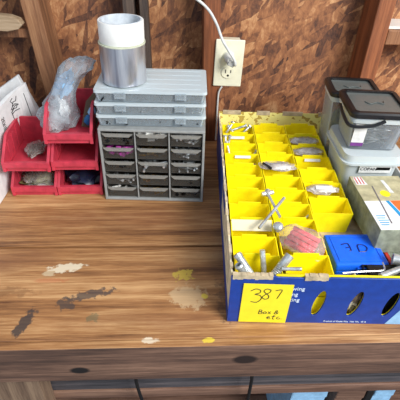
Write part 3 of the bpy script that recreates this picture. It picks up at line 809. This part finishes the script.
for c in range(3):
    cn = ['left', 'middle', 'right'][c]
    for k, v0 in enumerate(rear[c]):
        extra = note_c.get((c, k), '')
        s_ = 'yellow bin %s, %s from back in the %s column' % (extra, ORD[k], cn) if extra else 'yellow parts bin, %s from the back in the %s column' % (ORD[k], cn)
        u = CU[c] + (.0 if not (c == 1 and k > 8) else .003)
        jr = random.uniform(-.6, .6)
        if proto is None: o = proto = yellow_bin(s_, u, v0, ZB)
        else: o = copy_tree(proto, inbox(u, v0-.0225, ZB), BA+R(jr), s_)
        BINS[(c, k)] = o
# front row bins of the lower layer, seen through the hand holes
for k, u in enumerate((.0335, .109, .1400)[:2]):
    copy_tree(proto, inbox((.034, .122)[k], .0325, .0042), BA, ['yellow bin on the floor of the blue box, front left corner',
                                        'yellow bin glowing through the oval hole nearest the sticky note'][k])
def paper_strip(label, u, v_, z, w_=.034, h_=.006, rz=0, tilt=-25):
    o = MB().box(-w_/2, w_/2, -.0004, .0004, -h_/2, h_/2).build('paper_label', M['label_w'], loc=inbox(u, v_, z), rot=(R(tilt), 0, BA+rz))
    return tag(o, label, 'label', 'white slips in the yellow bins')
for lb, u, k, c, z in (('white paper slip in the left column bin near the back', .030, 1, 0, .092), ('white paper slip in the left column, a little nearer', .036, 3, 0, .094),
                       ('white paper slip in the right column near the back', .186, 3, 2, .094)):
    paper_strip(lb, u, rear[c][k]-.0055, z)

# ------------------------------------------------------------------ bolts, bags and tools in the bins
def bolt(label, p, d, L, r_, head='hex', group=None, mat=None, nm='bolt'):
    """p = tail end, d = direction towards the head"""
    d = Vector(d).normalized(); q = d.to_track_quat('Z', 'Y').to_euler()
    t_ = thing(nm, label, nm.replace('_', ' '), p, rot=q, group=group)
    sh = [(0, 0, 0)]; rr = [r_*.85]
    nn = 14
    for k in range(1, nn): sh.append((0, 0, L*.5*k/nn)); rr.append(r_ if k % 2 else r_*.84)
    sh.append((0, 0, L)); rr.append(r_)
    MB().tube(sh, rr, 10).build('shank', mat or M['steel'], t_, smooth=True)
    if head == 'hex': MB().tube([(0, 0, L), (0, 0, L+r_*1.3)], r_*1.9, 6).build('head', mat or M['steel'], t_, bevel=.0004)
    elif head == 'round': MB().tube([(0, 0, L-.0002), (0, 0, L+r_*.6), (0, 0, L+r_*1.2), (0, 0, L+r_*1.5)], [r_*2, r_*2, r_*1.5, r_*.6], 14).build('head', mat or M['steel'], t_, smooth=True)
    return t_
# hollow sleeves and bolts in the front-left bins
def sleeve(label, p, d, L, ro):
    q = Vector(d).normalized().to_track_quat('Z', 'Y').to_euler()
    t_ = thing('metal_sleeve', label, 'metal sleeve', p, rot=q, group='large hardware in the front left bin')
    MB().lathe([(ro, 0), (ro, L), (ro*.72, L), (ro*.72, 0)], 18).build('tube_wall', M['steel'], t_, smooth=True)
    MB().lathe([(ro+.0001, L*.86), (ro*1.15, L*.88), (ro*1.15, L*.96), (ro+.0001, L*.98)], 18).build('collar', M['steel'], t_, smooth=True)
    return t_
def between(a, b): return (BM_.to_3x3() @ (Vector(b)-Vector(a))), (Vector(b)-Vector(a)).length
def iv(p): return inbox(*p)
d_, L_ = between((.028, .015, .082), (.000, .040, .113)); sleeve('upper of two open-ended steel sleeves at the left of the front bin', iv((.028, .015, .082)), d_, L_, .0062)
d_, L_ = between((.026, .010, .070), (.001, .019, .111)); sleeve('lower open-ended steel sleeve at the left of the front bin', iv((.026, .010, .070)), d_, L_, .0060)
d_, L_ = between((.047, .018, .060), (.0395, .045, .117)); bolt('upright steel bolt in the middle of the front left bin', iv((.047, .018, .060)), d_, L_, .0044, 'none', 'large hardware in the front left bin')
d_, L_ = between((.054, .016, .086), (.082, .038, .114)); bolt('fat steel lag bolt leaning right in the front left bin', iv((.054, .016, .086)), d_, L_, .0074, 'none', 'large hardware in the front left bin')
bolt('thin steel rod lying along the front edge of the bins', inbox(.066, .014, .1085), (1, -.03, .0), .030, .0030, 'none', 'large hardware in the front left bin')
# crossed eye bolts
bolt('long steel bolt lying aslant across the left and middle bin columns', inbox(.042, .108, .1085), (.60, .78, .10), .092, .0028, 'none', 'bolts on top of the bins')
def tee(label, p, d, L):
    d = Vector(d).normalized(); q = d.to_track_quat('Z', 'X').to_euler()
    t_ = thing('toggle_bolt', label, 'toggle bolt', p, rot=q)
    MB().tube([(0, 0, 0), (0, 0, L)], .0026, 10).build('shank', M['steel'], t_, smooth=True)
    MB().tube([(0, -.011, L), (0, .011, L)], .0042, 10).build('cross_head', M['steel'], t_, smooth=True)
    MB().tube([(0, -.002, L-.004), (0, .003, L+.006)], .0055, 6).build('nut', M['steel'], t_, bevel=.0004)
    return t_
tee('steel toggle bolt with a tee head resting against the middle column bins', inbox(.082, .138, .1090), (-.24, .92, .20), .058)
bolt('steel bolt head shining beside the pink packet', inbox(.0765, .116, .098), (-.2, -.4, 1), .012, .0045, 'round', 'bolts on top of the bins')
bolt('small steel bolt in the middle column bin behind the pink packet', inbox(.128, .170, .070), (.5, .2, .4), .026, .0026, 'hex', 'bolts on top of the bins')
# silver bits at the back left
rnd = random.Random(12)
for i, (u, v_, z, dx, dy, dz, L) in enumerate([(.006, .486, .086, .5, .6, .5, .030), (.020, .494, .090, .9, .2, .25, .034), (.030, .480, .082, -.6, .7, .5, .030), (.044, .488, .084, .7, .5, .45, .026),
                                      (.008, .430, .078, .2, .9, .5, .030), (.004, .420, .074, -.05, .5, .7, .034), (.012, .397, .072, -.2, .6, .7, .034), (.052, .380, .074, .6, .4, .6, .026)]):
    bolt('steel bolt number %d' % i, inbox(u, v_, z), (dx, dy, dz), L, .0028, 'hex', 'bolts in the back left bins')['label'] = [
        'steel bolt against the left wall in the rearmost left bin', 'steel bolt lying sideways in the rearmost left bin', 'steel bolt crossing the others in the rearmost left bin', 'rightmost steel bolt in the rearmost left bin',
        'steel bolt in the second bin of the left column', 'steel bolt standing against the left wall of the second bin', 'steel bolt at the left wall of the third bin', 'steel bolt in the third bin of the left column, right side'][i]
# bags
def flatbag(label, u, v_, z, rx, ry, rz_, yaw=0, tilt=0, fill=None, seed=1, lab=None, roll=0):
    t_ = thing('plastic_bag', label, 'bag', inbox(u, v_, z), rot=(tilt, roll, BA+yaw), group='small bags of parts in the box')
    lump(rx, ry, rz_, .16, 2.2, seed).build('bag_film', M['bag_thin'], t_, smooth=True)
    if fill: lump(rx*.75, ry*.7, rz_*.6, .3, 4, seed+1).build('contents', fill, t_, smooth=True)
    if lab: MB().box(-rx*.5, rx*.5, -ry*.4, ry*.4, rz_*1.02, rz_*1.06).build('bag_label', M['label_w'], t_)
    return t_
flatbag('small clear bag with silver screws, right column, second bin from the back', .184, .444, .093, .034, .011, .006, fill=M['pale_screws'], tilt=R(30), seed=1)
flatbag('small clear bag of screws, right column, third bin from the back', .186, .396, .093, .034, .011, .006, fill=M['pale_screws'], tilt=R(30), seed=2)
flatbag('clear bag of pale parts spread over the middle column bins', .105, .312, .105, .036, .014, .006, yaw=R(-4), fill=M['pale_screws'], tilt=R(12), seed=3)
flatbag('clear bag with a white label in the right column, sixth bin', .184, .245, .096, .032, .011, .006, fill=M['pale_screws'], tilt=R(25), seed=4, lab=True)
flatbag('clear bag of mixed orange and silver bits in the left column, fourth bin', .050, .345, .080, .020, .010, .007, fill=M['brass'], tilt=R(10), seed=6)
o = MB().tube([inbox(.073, .318, .107), inbox(.088, .300, .106)], .003, 8).build('black_screwdriver_bit', M['black_rubber'])
tag(o, 'small black rod poking out beneath the pale bag in the middle column', 'rod')
o = MB().box(-.035, .035, -.010, .010, -.0006, .0006).build('clear_strip', M['strip'], loc=inbox(.033, .130, .096), rot=(R(35), 0, BA))
tag(o, 'hazy clear plastic strip across the left column bin near the front', 'plastic strip')
# pink packet
t = thing('plastic_packet', 'clear packet of pink-red foam pieces leaning in the front middle bin', 'packet', inbox(.112, .084, .102), rot=(R(28), R(8), BA+R(-34)))
lump(.040, .026, .009, .12, 2, 21).build('bag_film', M['bag_thin'], t, smooth=True)
for k in range(4):
    MB().box(-.026+k*.0005, .024, -.018+k*.0092, -.0100+k*.0092, -.0045, .0045).build('foam_strip', M['pink'], t, bevel=.002)

# ------------------------------------------------------------------ blue case
t = thing('small_blue_case', 'small bright blue plastic case with a dark scribble embossed on its lid', 'case', inbox(.208, .094, .0506), BA+R(3))
MB().box(-.0425, .0425, -.036, .036, .0, .014).build('base', M['blue'], t, bevel=.003)
MB().box(-.0445, .0445, -.038, .038, .0145, .029).build('lid', M['blue'], t, bevel=.003)
fr_ = MB(); fr_.box(-.037, .037, -.031, -.0285, .029, .0302); fr_.box(-.037, .037, .0285, .031, .029, .0302); fr_.box(-.037, -.0345, -.0285, .0285, .029, .0302); fr_.box(.0345, .037, -.0285, .0285, .029, .0302)
fr_.build('lid_ridge', M['blue'], t, bevel=.0006)
MB().box(-.009, .009, -.0425, -.0385, .004, .024).build('latch', M['blue'], t, bevel=.001)
em = MB()
for ln in ([(-22, 10), (-10, 12), (-9, -4), (-12, -6)], [(4, -8), (6, 8), (16, 8), (20, 0), (14, -8), (4, -8)], [(-16, 2), (-10, 3)]):
    em.tube(smooth_pts([(a*.001, b_*.001, .0293) for a, b_ in ln], 4), .0012, 8)
em.build('lid_mark', M['blue_dark'], t)

# ------------------------------------------------------------------ tools in the front right corner of the box
def ratchet():
    t_ = thing('ratchet', 'chrome ratchet handle lying in the front right corner of the box', 'ratchet', inbox(.262, .034, .096), rot=(0, R(-3), BA+R(24)))
    MB().tube([(-.045, 0, 0), (-.02, 0, 0), (.02, 0, 0), (.045, 0, 0)], [.006, .0055, .004, .0045], 12).build('handle', M['steel'], t_, smooth=True)
    MB().tube([(.055, 0, -.006), (.055, 0, .006)], .012, 16).build('ratchet_head', M['steel'], t_, bevel=.001)
ratchet()
def socket(label, u, v_, z, r_, L, yaw):
    t_ = thing('socket', label, 'socket', inbox(u, v_, z), rot=(pi/2, 0, BA+yaw), group='steel sockets beside the blue case')
    MB().lathe([(r_, 0), (r_, L), (r_*.65, L), (r_*.65, 0)], 18).build('socket_body', M['steel'], t_, smooth=True)
socket('steel socket nearest the corner of the blue case', .256, .060, .090, .0095, .022, R(70))
socket('steel socket right of the first one', .285, .066, .088, .008, .022, R(20))
t = thing('hex_key', 'thin bent steel key in front of the blue case', 'hex key', inbox(.166, .026, .0900), BA)
MB().tube(smooth_pts([(.0, .0, 0), (.03, .002, .002), (.062, .004, .003), (.068, .010, .003), (.069, .022, .003)], 4), .0014, 6).build('rod', M['steel'], t)
t = thing('tool_pouch', 'black tool pouch filling the front right corner under the sockets', 'pouch', inbox(.272, .034, .0042), BA)
MB().tub(.130, .045, .076, .002, .93).build('pouch_body', M['black'], t, bevel=.002)
MB().box(-.058, .058, -.0005, .02, .07, .0765).build('flap', M['black'], t, bevel=.002)
t = thing('crumpled_bag', 'crumpled white and brown packet seen through the middle oval hole', 'packet', inbox(.186, .026, .0045))
lump(.019, .017, .036, .2, 3, 31).build('crumpled_film', M['cream'], t, smooth=True, loc=(0, 0, .040))
lump(.010, .004, .016, .3, 3, 33).build('brown_contents', M['brown_card'], t, smooth=True, loc=(.004, -.015, .050))
t = thing('folded_paper', 'crumpled white paper among the tools at the right of the box', 'paper', inbox(.314, .042, .094), rot=(0, R(8), BA+R(20)))
lump(.024, .022, .006, .3, 3, 41).build('sheet', M['paper'], t, smooth=True)

# ------------------------------------------------------------------ cartons
def uvrot(deg): return BA+R(deg)
rc = thing('red_carton', 'flat red carton with a grey panel under the printed tan carton', 'carton', inbox(.296, .175, .0502), BA+R(4))
MB().box(-.040, .046, -.100, .080, 0, .018).build('carton', M['red_print'], rc, bevel=.001)
MB().box(-.034, -.008, -.095, -.070, .0181, .0184).build('side_panel_print', M['carton_side'], rc)['label'] = 'grey printed panel'
tc = thing('printed_carton', 'tan and white printed carton on the red carton, right of the yellow bins', 'carton', inbox(.2860, .184, .0690), BA+R(3.0))
MB().box(-.050, .048, -.086, .075, 0, .051).build('carton', M['carton_side'], tc, bevel=.0012)
MB().box(-.0495, .0475, -.0060, .0745, .0512, .0516).build('tan_print', M['tan'], tc)['label'] = 'tan upper half of the lid print'
MB().box(-.0495, .0475, -.0855, -.0061, .0512, .0516).build('white_print', M['paper'], tc)['label'] = 'white lower half of the lid print'
pr = Matrix.Translation((0, 0, .0517))
MB().prism([(.003, -.0855), (.011, -.0855), (-.004, -.0061), (-.010, -.0061)], 0, .0002, pr).build('cyan_band', M['cyan_print'], tc)
MB().prism([(.012, -.0855), (.0475, -.0855), (.0475, -.0061), (-.002, -.0061)], 0, .0002, pr).build('orange_area', M['orange_print'], tc)
MB().prism(ell(-.002, .016, .009, .010), 0, .0002, pr).build('yellow_dot', M['yellow_print'], tc)
MB().prism([(-.046, .045), (-.024, .045), (-.028, .072), (-.044, .072)], 0, .0002, pr).build('small_label', M['label_w'], tc)
sg = MB()
for k in range(3): sg.box(-.043+k*.006, -.041+k*.006, .047, .070, .0519, .0521)
sg.build('label_stripes', M['red_print'], tc)
MB().prism([(-.0255, -.070), (-.0235, -.070), (-.0165, .040), (-.0185, .040)], .0003, .0006, pr).build('pen_picture', M['pen_grey'], tc)
sm = MB()
for k in range(5): sm.box(-.044, -.030+.002*(k % 3), -.074+k*.006, -.072+k*.006, .0518, .0520)
sm.build('small_print', M['cyan_print'], tc)
MB().prism([(.008, .020), (.016, .018), (.012, .060), (.006, .060)], 0, .0002, pr).build('pale_stripe', M['label_w'], tc)

# ------------------------------------------------------------------ plastic tubs with lids
t = thing('lidded_tub', 'frosted white plastic tub with a rolled rim, under the black-lidded bucket', 'tub', inbox(.2830, .347, .0502), BA+R(1))
MB().tub(.110, .128, .086, .0018, .90, rnd=.014).build('tub_body', M['frost'], t, smooth=True)
l = MB(); l.tub(.118, .138, .016, .0022, .985, rnd=.018)
bmesh.ops.rotate(l.bm, verts=l.bm.verts, cent=(0, 0, .008), matrix=Matrix.Rotation(pi, 3, 'X'))
l.build('lid', M['frost'], t, smooth=True, loc=(0, 0, .086))
l = MB(); l.tub(.126, .146, .004, .004, 1, rnd=.02); l.build('lid_rim', M['frost'], t, smooth=True, loc=(0, 0, .083))
lab = MB().box(-.030, .034, -.0012, 0, 0, .018).build('tub_label', M['label_w'], t, loc=(.004, -.0660, .0640), rot=(R(3), 0, 0))
MB().box(.004, .031, -.0016, -.0013, .007, .0135).build('label_band', M['dark_steel'], lab)
text('label_text', 'COPAN', .0095, M['ink'], lab, (-.0285, -.0018, .0065), (pi/2, 0, 0))
def bucket(label, loc, rz, W_, D_, H_, full, lidcol='black'):
    t_ = thing('lidded_bucket', label, 'bucket', loc, rz)
    MB().tub(W_, D_, H_, .0016, .86, rnd=.010).build('bucket_body', M['bucket'], t_, smooth=True)
    l = MB(); W2, D2 = W_+.010, D_+.010
    def rr(w_, d_, r_):
        o = []
        for cx, cy, a0 in ((1, -1, -90), (1, 1, 0), (-1, 1, 90), (-1, -1, 180)):
            for k in range(5):
                a = R(a0+k*22.5); o.append((cx*(w_/2-r_)+r_*cos(a), cy*(d_/2-r_)+r_*sin(a)))
        return o
    ring = lambda w_, d_, r_, z: [Vector((x, y, z)) for x, y in rr(w_, d_, r_)]
    l.loft([ring(W2, D2, .013, 0), ring(W2, D2, .013, .008), ring(W2-.006, D2-.006, .012, .011), ring(W2-.022, D2-.022, .008, .011), ring(W2-.022, D2-.022, .008, .004), ring(W2-.008, D2-.008, .010, 0)])
    l = l.build('lid_frame', M[lidcol], t_, smooth=True, loc=(0, 0, H_-.003))
    MB().prism(rr(W2-.0222, D2-.0222, .008), .0045, .0065).build('lid_panel', M['lidwin'], t_, loc=(0, 0, H_-.003))
    g = MB(); g.tube(smooth_pts([(-.018, .004, .0075), (-.01, -.006, .0075), (.004, .002, .0075), (.016, -.004, .0075), (.02, .008, .0075)], 4), .0012, 6)
    g.build('lid_emboss', M['lidwin'], t_, loc=(0, 0, H_-.003))
    MB().tub(W_+.004, D_+.004, .010, .0018, .99, rnd=.011).build('body_collar', M['frost'], t_, smooth=True, loc=(0, 0, H_-.0145))
    return t_
b1 = bucket('small clear bucket of screws with a black lid and black carrying handle', inbox(.2830, .3510, .1537), BA+R(-2), .108, .110, .074, True)
hd = MB(); ww, dd = .053, .055
hd.tube(smooth_pts([(-ww-.010, .010, .068), (-ww-.011, -.030, .062), (-ww-.004, -dd-.008, .0575), (-.02, -dd-.011, .060), (.004, -dd-.010, .070)], 5), .0034, 8)
hd.build('handle', M['black'], b1, smooth=True)
MB().box(-.050, -.026, -.0006, 0, .018, .058).build('bucket_label', M['label_w'], b1, loc=(.004, -.0515, 0), rot=(R(5.5), 0, 0))
MB().box(-.050, -.026, -.0008, 0, .010, .018).build('purple_band', M['purple'], b1, loc=(.004, -.0515, 0), rot=(R(5.5), 0, 0))['label'] = 'purple band of the label'
text('bucket_text', '1 LB.', .010, M['ink'], b1, (-.040, -.0528, .026), (R(95), R(-90), 0))
def bucket_screws(root_loc, rz, n_, wx, wy, hz, mat, label, seed, L=.026):
    rn = random.Random(seed); mb = MB()
    for k in range(n_):
        z = rn.uniform(.006, hz); f_ = .86+.14*z/.08
        a = rn.uniform(0, pi); d_ = Vector((cos(a), sin(a), rn.uniform(-.3, .3)))*L/2
        p_ = Vector((rn.uniform(-1, 1)*(wx*f_/2-abs(d_.x)-.003), rn.uniform(-1, 1)*(wy*f_/2-abs(d_.y)-.003), z+abs(d_.z)))
        mb.tube([p_-d_, p_+d_], [.0009, .0013], 5); mb.tube([p_+d_, p_+d_*1.08], .0026, 6)
    o = mb.build('loose_screws', mat, loc=root_loc, rot=(0, 0, rz)); return tag(o, label, 'screws', kind='stuff')
bucket_screws(inbox(.2830, .3510, .1552), BA+R(-2), 320, .104, .106, .044, M['steel'], 'heap of silver screws inside the clear bucket', 5)
b2 = bucket('clear bucket with a black lid standing behind the bucket of screws', inbox(.2760, .4680, .0502), BA+R(-3), .100, .088, .163, True)
o = lump(.030, .026, .050, .12, 3, 51).build('cloth_rags', M['olive'], smooth=True, loc=inbox(.2740, .4640, .125)); tag(o, 'olive rag stuffed inside the rear clear bucket', 'rag')

# ------------------------------------------------------------------ cables and things under the bench
def cable(label, pts, r_=.0032):
    o = MB().tube(smooth_pts(pts), r_, 8).build('black_cable', M['black_rubber'], smooth=True); return tag(o, label, 'cable', 'black cables under the bench')
cable('black cable hanging below the bench, leftmost of three', [(-.070, .434, -.040), (-.074, .434, -.10), (-.074, .436, -.16), (-.060, .438, -.26), (-.04, .45, -.378)])
cable('short looped black cable drooping under the bench apron', [(-.040, .432, -.040), (-.036, .430, -.09), (-.018, .428, -.105), (.002, .430, -.098), (.016, .432, -.040)], .0026)
cable('black cable hanging below the bench, in front of the blue box', [(.130, .434, -.040), (.130, .436, -.10), (.132, .436, -.16), (.130, .438, -.26), (.128, .45, -.378)])
def tote(nm, label, mat, x0, x1, y0, y1, z0, z1):
    t_ = thing(nm, label, nm.replace('_', ' '), ((x0+x1)/2, (y0+y1)/2, z0))
    w_, d_, h_ = x1-x0, y1-y0, z1-z0
    MB().tub(w_*.96, d_*.96, h_*.86, .002, .94).build('body', mat, t_)
    MB().box(-w_/2, w_/2, -d_/2, d_/2, h_*.86, h_).build('lid', mat, t_, bevel=.003)
tote('plastic_tote', 'pale blue plastic tote on the shelf under the bench', M['light_blue'], .245, .325, .50, .68, -.599, -.29)
tote('wooden_crate', 'brown wooden crate under the bench beside the pale blue tote', M['rail_brown'], .345, .41, .50, .68, -.599, -.30)
tote('plastic_tote', 'narrow light blue tote at the far right under the bench', M['light_blue'], .430, .475, .50, .68, -.599, -.29)
tote('black_toolbox', 'black toolbox on the shelf between the crate and the narrow tote', M['black'], .412, .429, .50, .68, -.599, -.31)
